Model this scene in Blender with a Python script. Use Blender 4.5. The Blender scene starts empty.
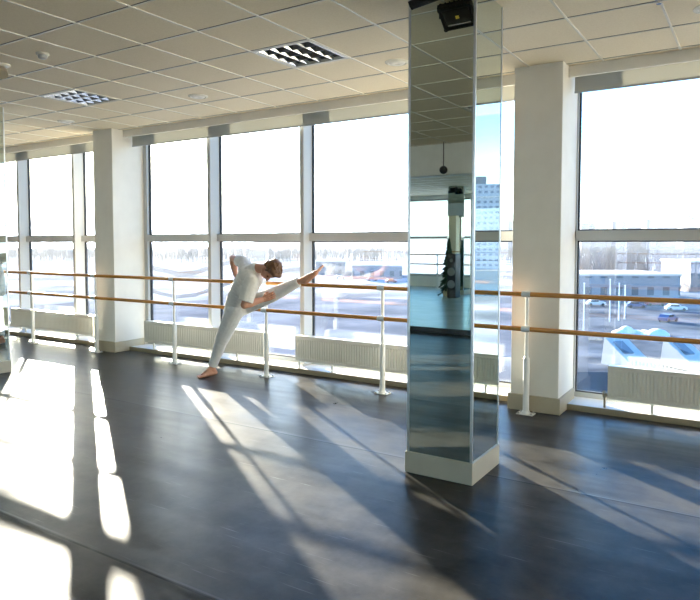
import bpy, bmesh, math, random
from mathutils import Vector, Matrix, Euler
random.seed(7)
S = bpy.context.scene
C = S.collection
PI = math.pi
rad = math.radians
CEIL = 3.118
EYE = 1.5333

# ------------------------------------------------------------------ helpers
def box(bm, x0, x1, y0, y1, z0, z1, bevel=0.0):
    r = bmesh.ops.create_cube(bm, size=1.0)
    vs = r['verts']
    for v in vs:
        v.co = Vector(((x0 + x1) / 2 + v.co.x * (x1 - x0), (y0 + y1) / 2 + v.co.y * (y1 - y0), (z0 + z1) / 2 + v.co.z * (z1 - z0)))
    if bevel > 0:
        es = list({e for v in vs for e in v.link_edges})
        bmesh.ops.bevel(bm, geom=es, offset=bevel, segments=2, profile=0.5, affect='EDGES')
    return vs

def frame_axes(d):
    d = Vector(d).normalized()
    a = Vector((0, 0, 1)) if abs(d.z) < 0.9 else Vector((1, 0, 0))
    u = d.cross(a).normalized()
    v = d.cross(u).normalized()
    return d, u, v

def tube(bm, pts, radii, n=12, caps=True):
    pts = [Vector(p) for p in pts]
    if not isinstance(radii, (list, tuple)):
        radii = [radii] * len(pts)
    rings = []
    u0 = None
    for i, p in enumerate(pts):
        if i == 0: d = pts[1] - pts[0]
        elif i == len(pts) - 1: d = pts[-1] - pts[-2]
        else: d = (pts[i + 1] - pts[i]).normalized() + (pts[i] - pts[i - 1]).normalized()
        d = d.normalized()
        if u0 is None: _, u, v = frame_axes(d)
        else:
            u = (u0 - d * u0.dot(d)).normalized(); v = d.cross(u)
        u0 = u
        rings.append([bm.verts.new(p + (u * math.cos(2 * PI * k / n) + v * math.sin(2 * PI * k / n)) * radii[i]) for k in range(n)])
    for a, b in zip(rings, rings[1:]):
        for k in range(n):
            bm.faces.new((a[k], a[(k + 1) % n], b[(k + 1) % n], b[k]))
    if caps:
        bm.faces.new(rings[0][::-1]); bm.faces.new(rings[-1])

def lathe(bm, prof, cx, cy, n=24):
    rings = []
    for r, z in prof:
        rings.append([bm.verts.new((cx + r * math.cos(2 * PI * k / n), cy + r * math.sin(2 * PI * k / n), z)) for k in range(n)])
    for a, b in zip(rings, rings[1:]):
        for k in range(n):
            bm.faces.new((a[k], a[(k + 1) % n], b[(k + 1) % n], b[k]))
    bm.faces.new(rings[0][::-1]); bm.faces.new(rings[-1])

def ball(bm, c, r, axes=None, sub=3):
    res = bmesh.ops.create_icosphere(bm, subdivisions=sub, radius=1.0)
    if not isinstance(r, (list, tuple)): r = (r, r, r)
    for v in res['verts']:
        q = Vector((v.co.x * r[0], v.co.y * r[1], v.co.z * r[2]))
        if axes: q = axes[0] * q.x + axes[1] * q.y + axes[2] * q.z
        v.co = Vector(c) + q

def capsule(bm, a, b, ra, rb, sub=2, ends=(True, True)):
    tube(bm, [a, b], [ra, rb], 16)
    if ends[0]: ball(bm, a, ra, sub=sub)
    if ends[1]: ball(bm, b, rb, sub=sub)

def obj(name, bm, mat, parent=None, smooth=False, autosmooth=None):
    me = bpy.data.meshes.new(name)
    bmesh.ops.recalc_face_normals(bm, faces=bm.faces)
    bm.to_mesh(me); bm.free()
    if mat: me.materials.append(mat)
    if smooth:
        for p in me.polygons: p.use_smooth = True
        if autosmooth: me.set_sharp_from_angle(angle=rad(autosmooth))
    o = bpy.data.objects.new(name, me); C.objects.link(o)
    if parent:
        o.parent = parent
        o.matrix_parent_inverse = Matrix.Translation(-parent.location)
    return o

def NB(): return bmesh.new()

def bx(name, mat, *b, parent=None, bevel=0.0):
    bm = NB(); box(bm, *b, bevel=bevel); return obj(name, bm, mat, parent)

def tag(o, label, cat, group=None, kind=None):
    if label: o['label'] = label
    if cat: o['category'] = cat
    if group: o['group'] = group
    if kind: o['kind'] = kind
    return o

def thing(name, label, cat, loc=(0, 0, 0), group=None, kind=None):
    o = bpy.data.objects.new(name, None); C.objects.link(o)
    o.location = loc; o.empty_display_size = 0.1
    return tag(o, label, cat, group, kind)

def struct(o):
    o['kind'] = 'structure'; return o

def dup(root, delta, label=None, group=None):
    r = root.copy(); C.objects.link(r); r.location = Vector(root.location) + Vector(delta)
    if label: r['label'] = label
    if group: r['group'] = group
    for ch in list(root.children):
        c = ch.copy(); C.objects.link(c); c.parent = r
        for g in list(ch.children):
            d = g.copy(); C.objects.link(d); d.parent = c
    return r

# ------------------------------------------------------------------ materials
def mat(name, col=(0.8, 0.8, 0.8), rough=0.5, metal=0.0, spec=0.5, **kw):
    m = bpy.data.materials.new(name); m.use_nodes = True
    b = m.node_tree.nodes['Principled BSDF']
    b.inputs['Base Color'].default_value = (*col, 1); b.inputs['Roughness'].default_value = rough
    b.inputs['Metallic'].default_value = metal; b.inputs['Specular IOR Level'].default_value = spec
    for k, v in kw.items(): b.inputs[k].default_value = v
    return m

def nd(m, t, **kw):
    n = m.node_tree.nodes.new(t)
    for k, v in kw.items(): setattr(n, k, v)
    return n
def lk(m, a, b): m.node_tree.links.new(a, b)
def bsdf(m): return m.node_tree.nodes['Principled BSDF']

def noisy(m, c1, c2, scale, stretch=(1, 1, 1), detail=4, bump=0.0, lo=0.35, hi=0.65, bscale=None, dist=0.02):
    tc = nd(m, 'ShaderNodeTexCoord'); mp = nd(m, 'ShaderNodeMapping'); mp.inputs['Scale'].default_value = stretch
    lk(m, tc.outputs['Object'], mp.inputs['Vector'])
    n = nd(m, 'ShaderNodeTexNoise'); n.inputs['Scale'].default_value = scale; n.inputs['Detail'].default_value = detail
    lk(m, mp.outputs[0], n.inputs['Vector'])
    r = nd(m, 'ShaderNodeValToRGB'); r.color_ramp.elements[0].position = lo; r.color_ramp.elements[1].position = hi
    r.color_ramp.elements[0].color = (*c1, 1); r.color_ramp.elements[1].color = (*c2, 1)
    lk(m, n.outputs['Fac'], r.inputs['Fac']); lk(m, r.outputs[0], bsdf(m).inputs['Base Color'])
    if bump:
        b = nd(m, 'ShaderNodeBump'); b.inputs['Strength'].default_value = bump; b.inputs['Distance'].default_value = dist
        src = n
        if bscale:
            src = nd(m, 'ShaderNodeTexNoise'); src.inputs['Scale'].default_value = bscale; src.inputs['Detail'].default_value = 3
            lk(m, mp.outputs[0], src.inputs['Vector'])
        lk(m, src.outputs['Fac'], b.inputs['Height']); lk(m, b.outputs[0], bsdf(m).inputs['Normal'])
    return m

M = {}
M['wall'] = noisy(mat('painted plaster', rough=0.7), (0.80, 0.77, 0.69), (0.83, 0.80, 0.72), 6, bump=0.05, bscale=60)
M['skirt'] = noisy(mat('beige skirting', rough=0.45), (0.46, 0.40, 0.28), (0.50, 0.44, 0.31), 5)
M['kerb'] = mat('shade-brown kerb edge', (0.30, 0.25, 0.16), 0.5)  # brown darkened to paint in the shade on the kerb front
M['col_base'] = noisy(mat('cream column base', rough=0.4), (0.56, 0.52, 0.41), (0.60, 0.56, 0.45), 5)
M['white_wall'] = noisy(mat('white wall paint', rough=0.6), (0.80, 0.79, 0.75), (0.84, 0.83, 0.79), 5)
M['tile'] = noisy(mat('mineral ceiling tile', rough=0.8), (0.76, 0.66, 0.47), (0.81, 0.71, 0.52), 90, bump=0.15, dist=0.003)
M['tbar'] = mat('ceiling rail', (0.84, 0.80, 0.68), 0.25, 0.0, 0.7)
M['frame'] = mat('grey window frame', (0.50, 0.505, 0.49), 0.35, 0.0, 0.5)
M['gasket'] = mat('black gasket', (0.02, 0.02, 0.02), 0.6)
M['alu'] = mat('aluminium trim', (0.72, 0.75, 0.76), 0.32, 0.9)
M['steel'] = mat('brushed steel', (0.6, 0.61, 0.62), 0.3, 1.0)
M['white_metal'] = mat('white enamel', (0.84, 0.85, 0.82), 0.3)
M['radiator'] = mat('radiator enamel', (0.77, 0.76, 0.68), 0.35)
M['mirror'] = mat('mirror', (0.70, 0.77, 0.71), 0.012, 1.0)
M['mirror_edge'] = mat('mirror backing', (0.05, 0.06, 0.06), 0.5)
M['black'] = mat('black plastic', (0.012, 0.012, 0.013), 0.4)
M['lampglass'] = mat('lamp front glass', (0.02, 0.022, 0.02), 0.08)
M['led'] = mat('yellow led', (0.75, 0.55, 0.08), 0.5)
M['grey_plastic'] = mat('grey clamp', (0.62, 0.66, 0.67), 0.4)
M['louvre'] = mat('mirror louvre', (0.68, 0.69, 0.69), 0.12, 1.0)
M['chrome'] = mat('chrome', (0.8, 0.8, 0.8), 0.1, 1.0)
M['fixture_in'] = mat('fixture housing', (0.22, 0.22, 0.22), 0.5)
M['tube'] = mat('fluorescent tube', (0.6, 0.6, 0.58), 0.25)
M['brass'] = mat('brass valve', (0.35, 0.30, 0.22), 0.35, 0.8)
M['skin'] = noisy(mat('skin', rough=0.5), (0.50, 0.245, 0.155), (0.55, 0.28, 0.18), 12)
bsdf(M['skin']).inputs['Subsurface Weight'].default_value = 0.1
bsdf(M['skin']).inputs['Subsurface Radius'].default_value = (0.02, 0.008, 0.004)
M['hair'] = noisy(mat('brown hair', rough=0.45), (0.10, 0.045, 0.018), (0.20, 0.10, 0.04), 40, stretch=(1, 4, 4), bump=0.5, dist=0.01)
M['shirt'] = noisy(mat('pale grey cotton', rough=0.85), (0.72, 0.71, 0.68), (0.77, 0.76, 0.73), 30, bump=0.35, bscale=9, dist=0.03)
M['trousers'] = noisy(mat('light grey jersey', rough=0.85), (0.68, 0.68, 0.67), (0.74, 0.74, 0.73), 30, stretch=(1, 1, 1), bump=0.35, bscale=13, dist=0.02)
M['eye'] = mat('eye', (0.10, 0.06, 0.04), 0.2)

def wood():
    m = mat('varnished barre wood', rough=0.28, spec=0.6)
    return noisy(m, (0.42, 0.165, 0.020), (0.62, 0.28, 0.05), 9, stretch=(0.6, 25, 25), detail=6, lo=0.3, hi=0.7)
M['wood'] = wood()

def glass():
    m = bpy.data.materials.new('window glass'); m.use_nodes = True
    nt = m.node_tree; nt.nodes.clear()
    out = nd(m, 'ShaderNodeOutputMaterial'); mx = nd(m, 'ShaderNodeMixShader')
    tr = nd(m, 'ShaderNodeBsdfTransparent'); tr.inputs[0].default_value = (0.95, 0.965, 0.965, 1)
    gl = nd(m, 'ShaderNodeBsdfGlossy'); gl.inputs['Roughness'].default_value = 0.003; gl.inputs[0].default_value = (1, 1, 1, 1)
    fr = nd(m, 'ShaderNodeFresnel')
    ge = nd(m, 'ShaderNodeNewGeometry'); io = nd(m, 'ShaderNodeMapRange')     # the node inverts the index on back faces: undo that for a thin pane
    io.inputs['To Min'].default_value = 1.85; io.inputs['To Max'].default_value = 1 / 1.85
    lk(m, ge.outputs['Backfacing'], io.inputs['Value']); lk(m, io.outputs[0], fr.inputs['IOR'])
    lk(m, fr.outputs[0], mx.inputs[0]); lk(m, tr.outputs[0], mx.inputs[1]); lk(m, gl.outputs[0], mx.inputs[2])
    lk(m, mx.outputs[0], out.inputs[0])
    return m
M['glass'] = glass()

def blind():
    m = bpy.data.materials.new('roller blind fabric'); m.use_nodes = True
    nt = m.node_tree; nt.nodes.clear()
    out = nd(m, 'ShaderNodeOutputMaterial'); mx = nd(m, 'ShaderNodeMixShader'); mx.inputs[0].default_value = 0.5
    d = nd(m, 'ShaderNodeBsdfDiffuse'); d.inputs[0].default_value = (0.74, 0.71, 0.62, 1)
    t = nd(m, 'ShaderNodeBsdfTranslucent'); t.inputs[0].default_value = (0.43, 0.425, 0.385, 1)
    lk(m, d.outputs[0], mx.inputs[1]); lk(m, t.outputs[0], mx.inputs[2]); lk(m, mx.outputs[0], out.inputs[0])
    return m
M['blind'] = blind()

def floor_mat():
    m = mat('black dance vinyl', (0.03, 0.033, 0.04), 0.36, 0.0, 0.09)
    b = bsdf(m)
    tc = nd(m, 'ShaderNodeTexCoord')
    # wear: broad scuffed patches
    n1 = nd(m, 'ShaderNodeTexNoise'); n1.inputs['Scale'].default_value = 1.6; n1.inputs['Detail'].default_value = 8; n1.inputs['Roughness'].default_value = 0.65
    lk(m, tc.outputs['Object'], n1.inputs['Vector'])
    r1 = nd(m, 'ShaderNodeValToRGB'); r1.color_ramp.elements[0].position = 0.3; r1.color_ramp.elements[1].position = 0.75
    r1.color_ramp.elements[0].color = (0.008, 0.009, 0.011, 1); r1.color_ramp.elements[1].color = (0.100, 0.094, 0.084, 1)
    lk(m, n1.outputs['Fac'], r1.inputs['Fac'])
    # scratches: two sets of long thin noise
    def scratch(rot, sc, lo, hi):
        mp = nd(m, 'ShaderNodeMapping'); mp.inputs['Rotation'].default_value = (0, 0, rad(rot)); mp.inputs['Scale'].default_value = sc
        lk(m, tc.outputs['Object'], mp.inputs['Vector'])
        n = nd(m, 'ShaderNodeTexNoise'); n.inputs['Scale'].default_value = 1.0; n.inputs['Detail'].default_value = 2
        lk(m, mp.outputs[0], n.inputs['Vector'])
        mr = nd(m, 'ShaderNodeMapRange'); mr.inputs['From Min'].default_value = lo; mr.inputs['From Max'].default_value = hi
        lk(m, n.outputs['Fac'], mr.inputs['Value']); return mr.outputs[0]
    s1 = scratch(28, (3.0, 75, 1), 0.70, 0.82); s2 = scratch(-35, (2.6, 80, 1), 0.69, 0.82); s3 = scratch(75, (3.2, 70, 1), 0.70, 0.82)
    a1 = nd(m, 'ShaderNodeMath', operation='MAXIMUM'); lk(m, s1, a1.inputs[0]); lk(m, s2, a1.inputs[1])
    a2 = nd(m, 'ShaderNodeMath', operation='MAXIMUM'); lk(m, a1.outputs[0], a2.inputs[0]); lk(m, s3, a2.inputs[1])
    f = nd(m, 'ShaderNodeMath', operation='MULTIPLY'); f.inputs[1].default_value = 0.6; lk(m, a2.outputs[0], f.inputs[0])
    mx = nd(m, 'ShaderNodeMix', data_type='RGBA'); lk(m, f.outputs[0], mx.inputs['Factor'])
    lk(m, r1.outputs[0], mx.inputs['A']); mx.inputs['B'].default_value = (0.24, 0.24, 0.23, 1)
    # seams between vinyl rolls: every 2.06 m in y
    sx = nd(m, 'ShaderNodeSeparateXYZ'); lk(m, tc.outputs['Object'], sx.inputs[0])
    ad = nd(m, 'ShaderNodeMath', operation='ADD'); ad.inputs[1].default_value = 20.6 - 1.965; lk(m, sx.outputs['Y'], ad.inputs[0])
    md = nd(m, 'ShaderNodeMath', operation='MODULO'); md.inputs[1].default_value = 2.06; lk(m, ad.outputs[0], md.inputs[0])
    pp = nd(m, 'ShaderNodeMath', operation='PINGPONG'); pp.inputs[1].default_value = 1.03; lk(m, md.outputs[0], pp.inputs[0])
    dk = nd(m, 'ShaderNodeMapRange'); dk.inputs['From Min'].default_value = 0.005; dk.inputs['From Max'].default_value = 0.009
    dk.inputs['To Min'].default_value = 1; dk.inputs['To Max'].default_value = 0; lk(m, pp.outputs[0], dk.inputs['Value'])
    mx2 = nd(m, 'ShaderNodeMix', data_type='RGBA'); lk(m, dk.outputs[0], mx2.inputs['Factor'])
    lk(m, mx.outputs['Result'], mx2.inputs['A']); mx2.inputs['B'].default_value = (0.008, 0.008, 0.009, 1)
    le = nd(m, 'ShaderNodeMath', operation='COMPARE'); lk(m, md.outputs[0], le.inputs[0]); le.inputs[1].default_value = 0.016; le.inputs[2].default_value = 0.006
    mx3 = nd(m, 'ShaderNodeMix', data_type='RGBA'); lk(m, le.outputs[0], mx3.inputs['Factor']); lk(m, mx2.outputs['Result'], mx3.inputs['A']); mx3.inputs['B'].default_value = (0.07, 0.07, 0.07, 1)  # pale line paints a highlight along the seam edge
    lk(m, mx3.outputs['Result'], b.inputs['Base Color'])
    # roughness
    rr = nd(m, 'ShaderNodeMapRange'); rr.inputs['From Min'].default_value = 0.3; rr.inputs['From Max'].default_value = 0.7
    rr.inputs['To Min'].default_value = 0.27; rr.inputs['To Max'].default_value = 0.37; lk(m, n1.outputs['Fac'], rr.inputs['Value'])
    lk(m, rr.outputs[0], b.inputs['Roughness'])
    # bump: gentle waves of the loose vinyl + raised seam edges + fine grain
    n2 = nd(m, 'ShaderNodeTexNoise'); n2.inputs['Scale'].default_value = 1.3; n2.inputs['Detail'].default_value = 2
    mp2 = nd(m, 'ShaderNodeMapping'); mp2.inputs['Scale'].default_value = (0.5, 2.2, 1); lk(m, tc.outputs['Object'], mp2.inputs['Vector']); lk(m, mp2.outputs[0], n2.inputs['Vector'])
    n3 = nd(m, 'ShaderNodeTexNoise'); n3.inputs['Scale'].default_value = 45; n3.inputs['Detail'].default_value = 4; lk(m, tc.outputs['Object'], n3.inputs['Vector'])
    sm = nd(m, 'ShaderNodeMapRange'); sm.inputs['From Max'].default_value = 0.05; sm.inputs['To Min'].default_value = 1; sm.inputs['To Max'].default_value = 0
    lk(m, pp.outputs[0], sm.inputs['Value'])
    h1 = nd(m, 'ShaderNodeMath', operation='MULTIPLY_ADD'); lk(m, n3.outputs['Fac'], h1.inputs[0]); h1.inputs[1].default_value = 0.02; lk(m, n2.outputs['Fac'], h1.inputs[2])
    h2 = nd(m, 'ShaderNodeMath', operation='MULTIPLY_ADD'); lk(m, sm.outputs[0], h2.inputs[0]); h2.inputs[1].default_value = 0.12; lk(m, h1.outputs[0], h2.inputs[2])
    bp = nd(m, 'ShaderNodeBump'); bp.inputs['Strength'].default_value = 0.5; bp.inputs['Distance'].default_value = 0.018
    lk(m, h2.outputs[0], bp.inputs['Height']); lk(m, bp.outputs[0], b.inputs['Normal'])
    return m
M['floor'] = floor_mat()
M['pale_floor'] = noisy(mat('pale green linoleum', rough=0.25, spec=0.5), (0.46, 0.53, 0.45), (0.54, 0.61, 0.53), 2)

# ------------------------------------------------------------------ room shell
XL, XR, YB, YF = -15.0, 9.0, -12.0, 6.40
bm = NB(); box(bm, XL, XR, -2.45, YF, -0.2, 0.0); struct(obj('floor', bm, M['floor']))
bm = NB(); box(bm, XL, XR, YB, -2.45, -0.2, 0.085); struct(obj('floor_platform', bm, M['pale_floor']))
bx('trim_1', M['black'], XL, XR, -2.45, -2.425, 0.0, 0.088)['kind'] = 'structure'

# ceiling: grid of 0.6 m tiles, cells left open where the light fittings sit
GX, GY = -0.5987, 5.3167
lights_at = [(4, 1), (9, 1), (3, 8)]      # (u, v) cell indices
def cell(u, v):
    return GX - 0.6 * (u + 1), GX - 0.6 * u, GY - 0.6 * (v + 1), GY - 0.6 * v
skip = set(lights_at)
bm = NB()
for u in range(-17, 25):
    for v in range(-2, 30):
        if (u, v) in skip: continue
        x0, x1, y0, y1 = cell(u, v)
        x0, x1, y0, y1 = max(x0, XL), min(x1, XR), max(y0, YB), min(y1, 6.03)
        if x1 - x0 < 0.01 or y1 - y0 < 0.01: continue
        bm.faces.new([bm.verts.new(p) for p in ((x0, y0, CEIL), (x0, y1, CEIL), (x1, y1, CEIL), (x1, y0, CEIL))])
struct(obj('ceiling', bm, M['tile']))
bx('ceiling_slab', M['white_wall'], XL - .3, XR + .3, YB - .3, YF + .3, CEIL + 0.25, CEIL + 0.5)['kind'] = 'structure'
bm = NB()
for u in range(-16, 25):
    x = GX - 0.6 * u
    if XL < x < XR: box(bm, x - 0.008, x + 0.008, YB, 5.99, CEIL - 0.006, CEIL + 0.03)
for v in range(-1, 30):
    y = GY - 0.6 * v
    if YB < y < 5.97: box(bm, XL, XR, y - 0.006, y + 0.006, CEIL - 0.0045, CEIL + 0.03)
struct(obj('ceiling_grid', bm, M['tbar']))
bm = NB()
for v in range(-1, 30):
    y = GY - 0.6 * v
    if YB < y < 5.97: box(bm, XL, XR, y - 0.0145, y - 0.006, CEIL - 0.001, CEIL + 0.03)  # black strip stands in for the shadow line beside each row bar
struct(obj('ceiling_shadow_strip', bm, M['gasket']))

# walls
bx('wall_left', M['white_wall'], XL - .2, XL, YB - .2, YF + .2, -0.2, CEIL + .25)['kind'] = 'structure'
bx('wall_right', M['white_wall'], XR, XR + .2, YB - .2, YF + .2, -0.2, CEIL + .25)['kind'] = 'structure'
bm = NB(); box(bm, XL, XR, 6.34, 6.54, 3.22, CEIL + .25); box(bm, XL, XR, 6.37, 6.66, -0.6, 0.05)
struct(obj('wall_front', bm, M['white_wall']))
bx('ceiling_beam', M['white_wall'], XL, XR, -2.25, -1.95, 2.63, CEIL + .02)['kind'] = 'structure'

# ------------------------------------------------------------------ columns on the window wall
PERIOD = 6.10
COLX = [(-1.93, -1.495)]
cols = []
for k, lab in ((-1, 'square off-white column left of the dancer, between two window bays'),
               (0, 'square off-white column behind the near mirrored column, barre post standing against it'),
               (1, None), (-2, None)):
    x0, x1 = -1.93 + PERIOD * k, -1.495 + PERIOD * k
    if k == -1: x0, x1 = -8.03, -7.61
    t = thing('column', lab or 'square off-white column on the window wall, outside the view', 'column', ((x0 + x1) / 2, 6.1, 0), 'columns along the window wall')
    bx('shaft', M['wall'], x0, x1, 5.80, 6.43, 0.0, CEIL + 0.02, parent=t, bevel=0.006)
    bx('skirting', M['skirt'], x0 - 0.022, x1 + 0.022, 5.778, 6.30, 0.0, 0.145, parent=t, bevel=0.004)
    if not lab:
        t['kind'] = 'structure'
        for q in ('label', 'category', 'group'): del t[q]
    cols.append((x0, x1))
cols.sort()

# ------------------------------------------------------------------ window bays
GLY = 6.33
TR0, TR1 = 1.557, 1.652
def window(n, x0, x1, mull, fl=0.07):
    w = thing('window_%d' % n, None, None, ((x0 + x1) / 2, GLY, 0), kind='structure')
    F = M['frame']
    bm = NB()
    box(bm, x0, x1, 6.31, 6.40, 0.05, 0.102); box(bm, x0, x1, 6.22, 6.40, 3.18, 3.22)
    box(bm, x0, x0 + fl, 6.27, 6.36, 0.102, 3.18); box(bm, x1 - 0.07, x1, 6.27, 6.36, 0.102, 3.18)
    obj('frame', bm, F, w)
    edges = [x0 + fl] + sum([[m - 0.031, m + 0.031] for m in mull], []) + [x1 - 0.07]
    for m in mull:
        bm = NB(); box(bm, m - 0.031, m + 0.031, 6.14, 6.342, 0.06, 3.21, bevel=0.006)
        obj('mullion', bm, F, w)
    for a, b in zip(edges[::2], edges[1::2]):
        bm = NB(); box(bm, a, b, 6.25, 6.38, TR0, TR1, bevel=0.004)
        obj('transom', bm, F, w)
        for z0, z1 in ((0.102, TR0), (TR1, 3.18)):
            bm = NB(); box(bm, a, b, GLY - 0.012, GLY + 0.012, z0, z1); g = obj('glass_pane', bm, M['glass'], w)
            bm = NB()
            for q in ((a, a + 0.012, z0, z1), (b - 0.012, b, z0, z1), (a + .012, b - .012, z0, z0 + 0.012), (a + .012, b - .012, z1 - 0.012, z1)):
                box(bm, q[0], q[1], GLY - 0.02, GLY + 0.02, q[2], q[3])
            obj('gasket', bm, M['gasket'], w)
    w.location.y += 0.06
    return w
bays = []
bd = [XL] + sum([[a, b] for a, b in cols], []) + [XR]
n = 0
for a, b in zip(bd[::2], bd[1::2]):
    if b - a < 0.5: continue
    n += 1
    ms = []
    for k in range(-3, 3):
        for j in range(3):
            m = -6.172 + 1.53 * j + PERIOD * k + (0.11 if k == -1 else 0)
            if a + 0.5 < m < b - 0.5: ms.append(m)
    window(n, a, b, sorted(ms), 0.012 if n == 4 else 0.07)
    bays.append((a, b))
tn = 2
bl_lab = {1: 'beige roller blind rolled up at the window bay left of the left column',
          2: 'beige roller blind rolled up above the dancer, between the two white columns',
          3: 'beige roller blind rolled up at the window bay at the right edge'}
for i, (a, b) in enumerate(bays):
    # pelmet box and low kerb
    bx('trim_%d' % tn, M['wall'], a, b, 5.985, 6.02, 3.018, CEIL, bevel=0.003)['kind'] = 'structure'; tn += 1
    bx('trim_%d' % tn, M['kerb'], a, b, 6.02, 6.04, 0.0, 0.054, bevel=0.003)['kind'] = 'structure'; tn += 1
    bx('trim_%d' % tn, M['white_wall'], a, b, 6.04, 6.37, 0.0, 0.052)['kind'] = 'structure'; tn += 1  # kerb top left white to paint in the sun on it
    if i not in (1, 2, 3): continue
    lab = {0: 'beige roller blind rolled up in the bay beyond the left mirrored column'}.get(i)
    t = thing('roller_blind', bl_lab.get(i, lab or 'beige roller blind rolled up in a window bay outside the view'), 'blind', ((a + b) / 2, 6.13, 3.0), 'roller blinds')
    bm = NB(); box(bm, a + 0.02, b - 0.02, 6.128, 6.1305, 2.915, 3.20); obj('fabric', bm, M['blind'], t)
    bm = NB(); tube(bm, [(a + 0.02, 6.105, 3.19), (b - 0.02, 6.105, 3.19)], 0.022, 14); obj('roller', bm, M['grey_plastic'], t, True, 40)
    bm = NB(); box(bm, a + 0.02, b - 0.02, 6.122, 6.136, 2.900, 2.918); obj('bottom_bar', bm, M['frame'], t)

# far wall with windows (seen in the mirror)
bm = NB()
box(bm, XL, XR, YB - .25, YB, -0.3, 0.42); box(bm, XL, XR, YB - .25, YB, 3.0, CEIL + .25)
fx = [-15, -14.2, -10.6, -8.2, -7.6, -4.2, -3.6, 0.2, 0.8, 4.2, 4.8, 8.2, 9.0]
for a, b in ((-15, -14.2), (-8.2, -7.6), (-4.0, -3.4), (0.4, 1.0), (4.6, 5.2), (8.4, 9.0)):
    box(bm, a, b, YB - .25, YB, 0.42, 3.0)
struct(obj('wall_back', bm, M['white_wall']))
for a, b in ((-14.2, -8.2), (-7.6, -4.0), (-3.4, 0.4), (1.0, 4.6), (5.2, 8.4)):
    n += 1
    w = thing('window_%d' % n, None, None, ((a + b) / 2, YB - .1, 0), kind='structure')
    bm = NB(); box(bm, a, b, YB - .16, YB - .06, 0.42, 0.50); box(bm, a, b, YB - .16, YB - .06, 2.94, 3.0)
    box(bm, a, a + .06, YB - .16, YB - .06, .5, 2.94); box(bm, b - .06, b, YB - .16, YB - .06, .5, 2.94)
    obj('frame', bm, M['frame'], w)
    bm = NB(); box(bm, a + .06, b - .06, YB - .14, YB - .08, 1.68, 1.76); obj('transom', bm, M['frame'], w)
    for z0, z1 in ((.5, 1.68), (1.76, 2.94)):
        bm = NB(); box(bm, a + .06, b - .06, YB - .12, YB - .10, z0, z1); obj('glass_pane', bm, M['glass'], w)

# ------------------------------------------------------------------ mirrored columns
def mirrored_column(x0, x1, y0, y1, label):
    t = thing('mirrored_column', label, 'column', ((x0 + x1) / 2, (y0 + y1) / 2, 0), 'columns clad in mirror')
    zb = 0.14 if y0 > -3 else 0.22
    z0 = 0.0 if y0 > -3 else 0.085
    a, b, c, d = x0 + 0.013, x1 - 0.010, y0 + 0.013, y1 - 0.010       # mirror planes
    bx('core', M['mirror_edge'], a + .01, b - .01, c + .01, d - .01, z0, CEIL + 0.02, parent=t)
    for q in ((a + .012, b - .012, c, c + .006), (a + .012, b - .012, d - .006, d), (a, a + .006, c + .012, d - .012), (b - .006, b, c + .012, d - .012)):
        bx('mirror_panel', M['mirror'], *q, zb, CEIL, parent=t)
    for sx, sy in ((a, c), (b, c), (a, d), (b, d)):
        ex = 0.013 if sx == a else -0.013; ey = 0.013 if sy == c else -0.013
        bm = NB()
        xx = sorted((sx - ex * .3, sx + ex)); yy = sorted((sy - ey * .3, sy + ey))
        box(bm, xx[0], xx[1], yy[0], yy[1], zb, CEIL, bevel=0.002)
        obj('corner_trim', bm, M['alu'], t)
    bx('skirting', M['col_base'], x0, x1, y0, y1, z0, zb, parent=t, bevel=0.004)
    return t
mirrored_column(-1.980, -1.500, 3.785, 4.285, 'mirror-clad square column standing nearest, right of the frame centre')
mirrored_column(-7.985, -7.505, 3.785, 4.25, 'mirror-clad square column cut by the left picture edge')
mirrored_column(-7.50, -6.98, -9.75, -9.25, 'far mirror-clad column seen only as a reflection in the near mirrored column')

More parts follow.
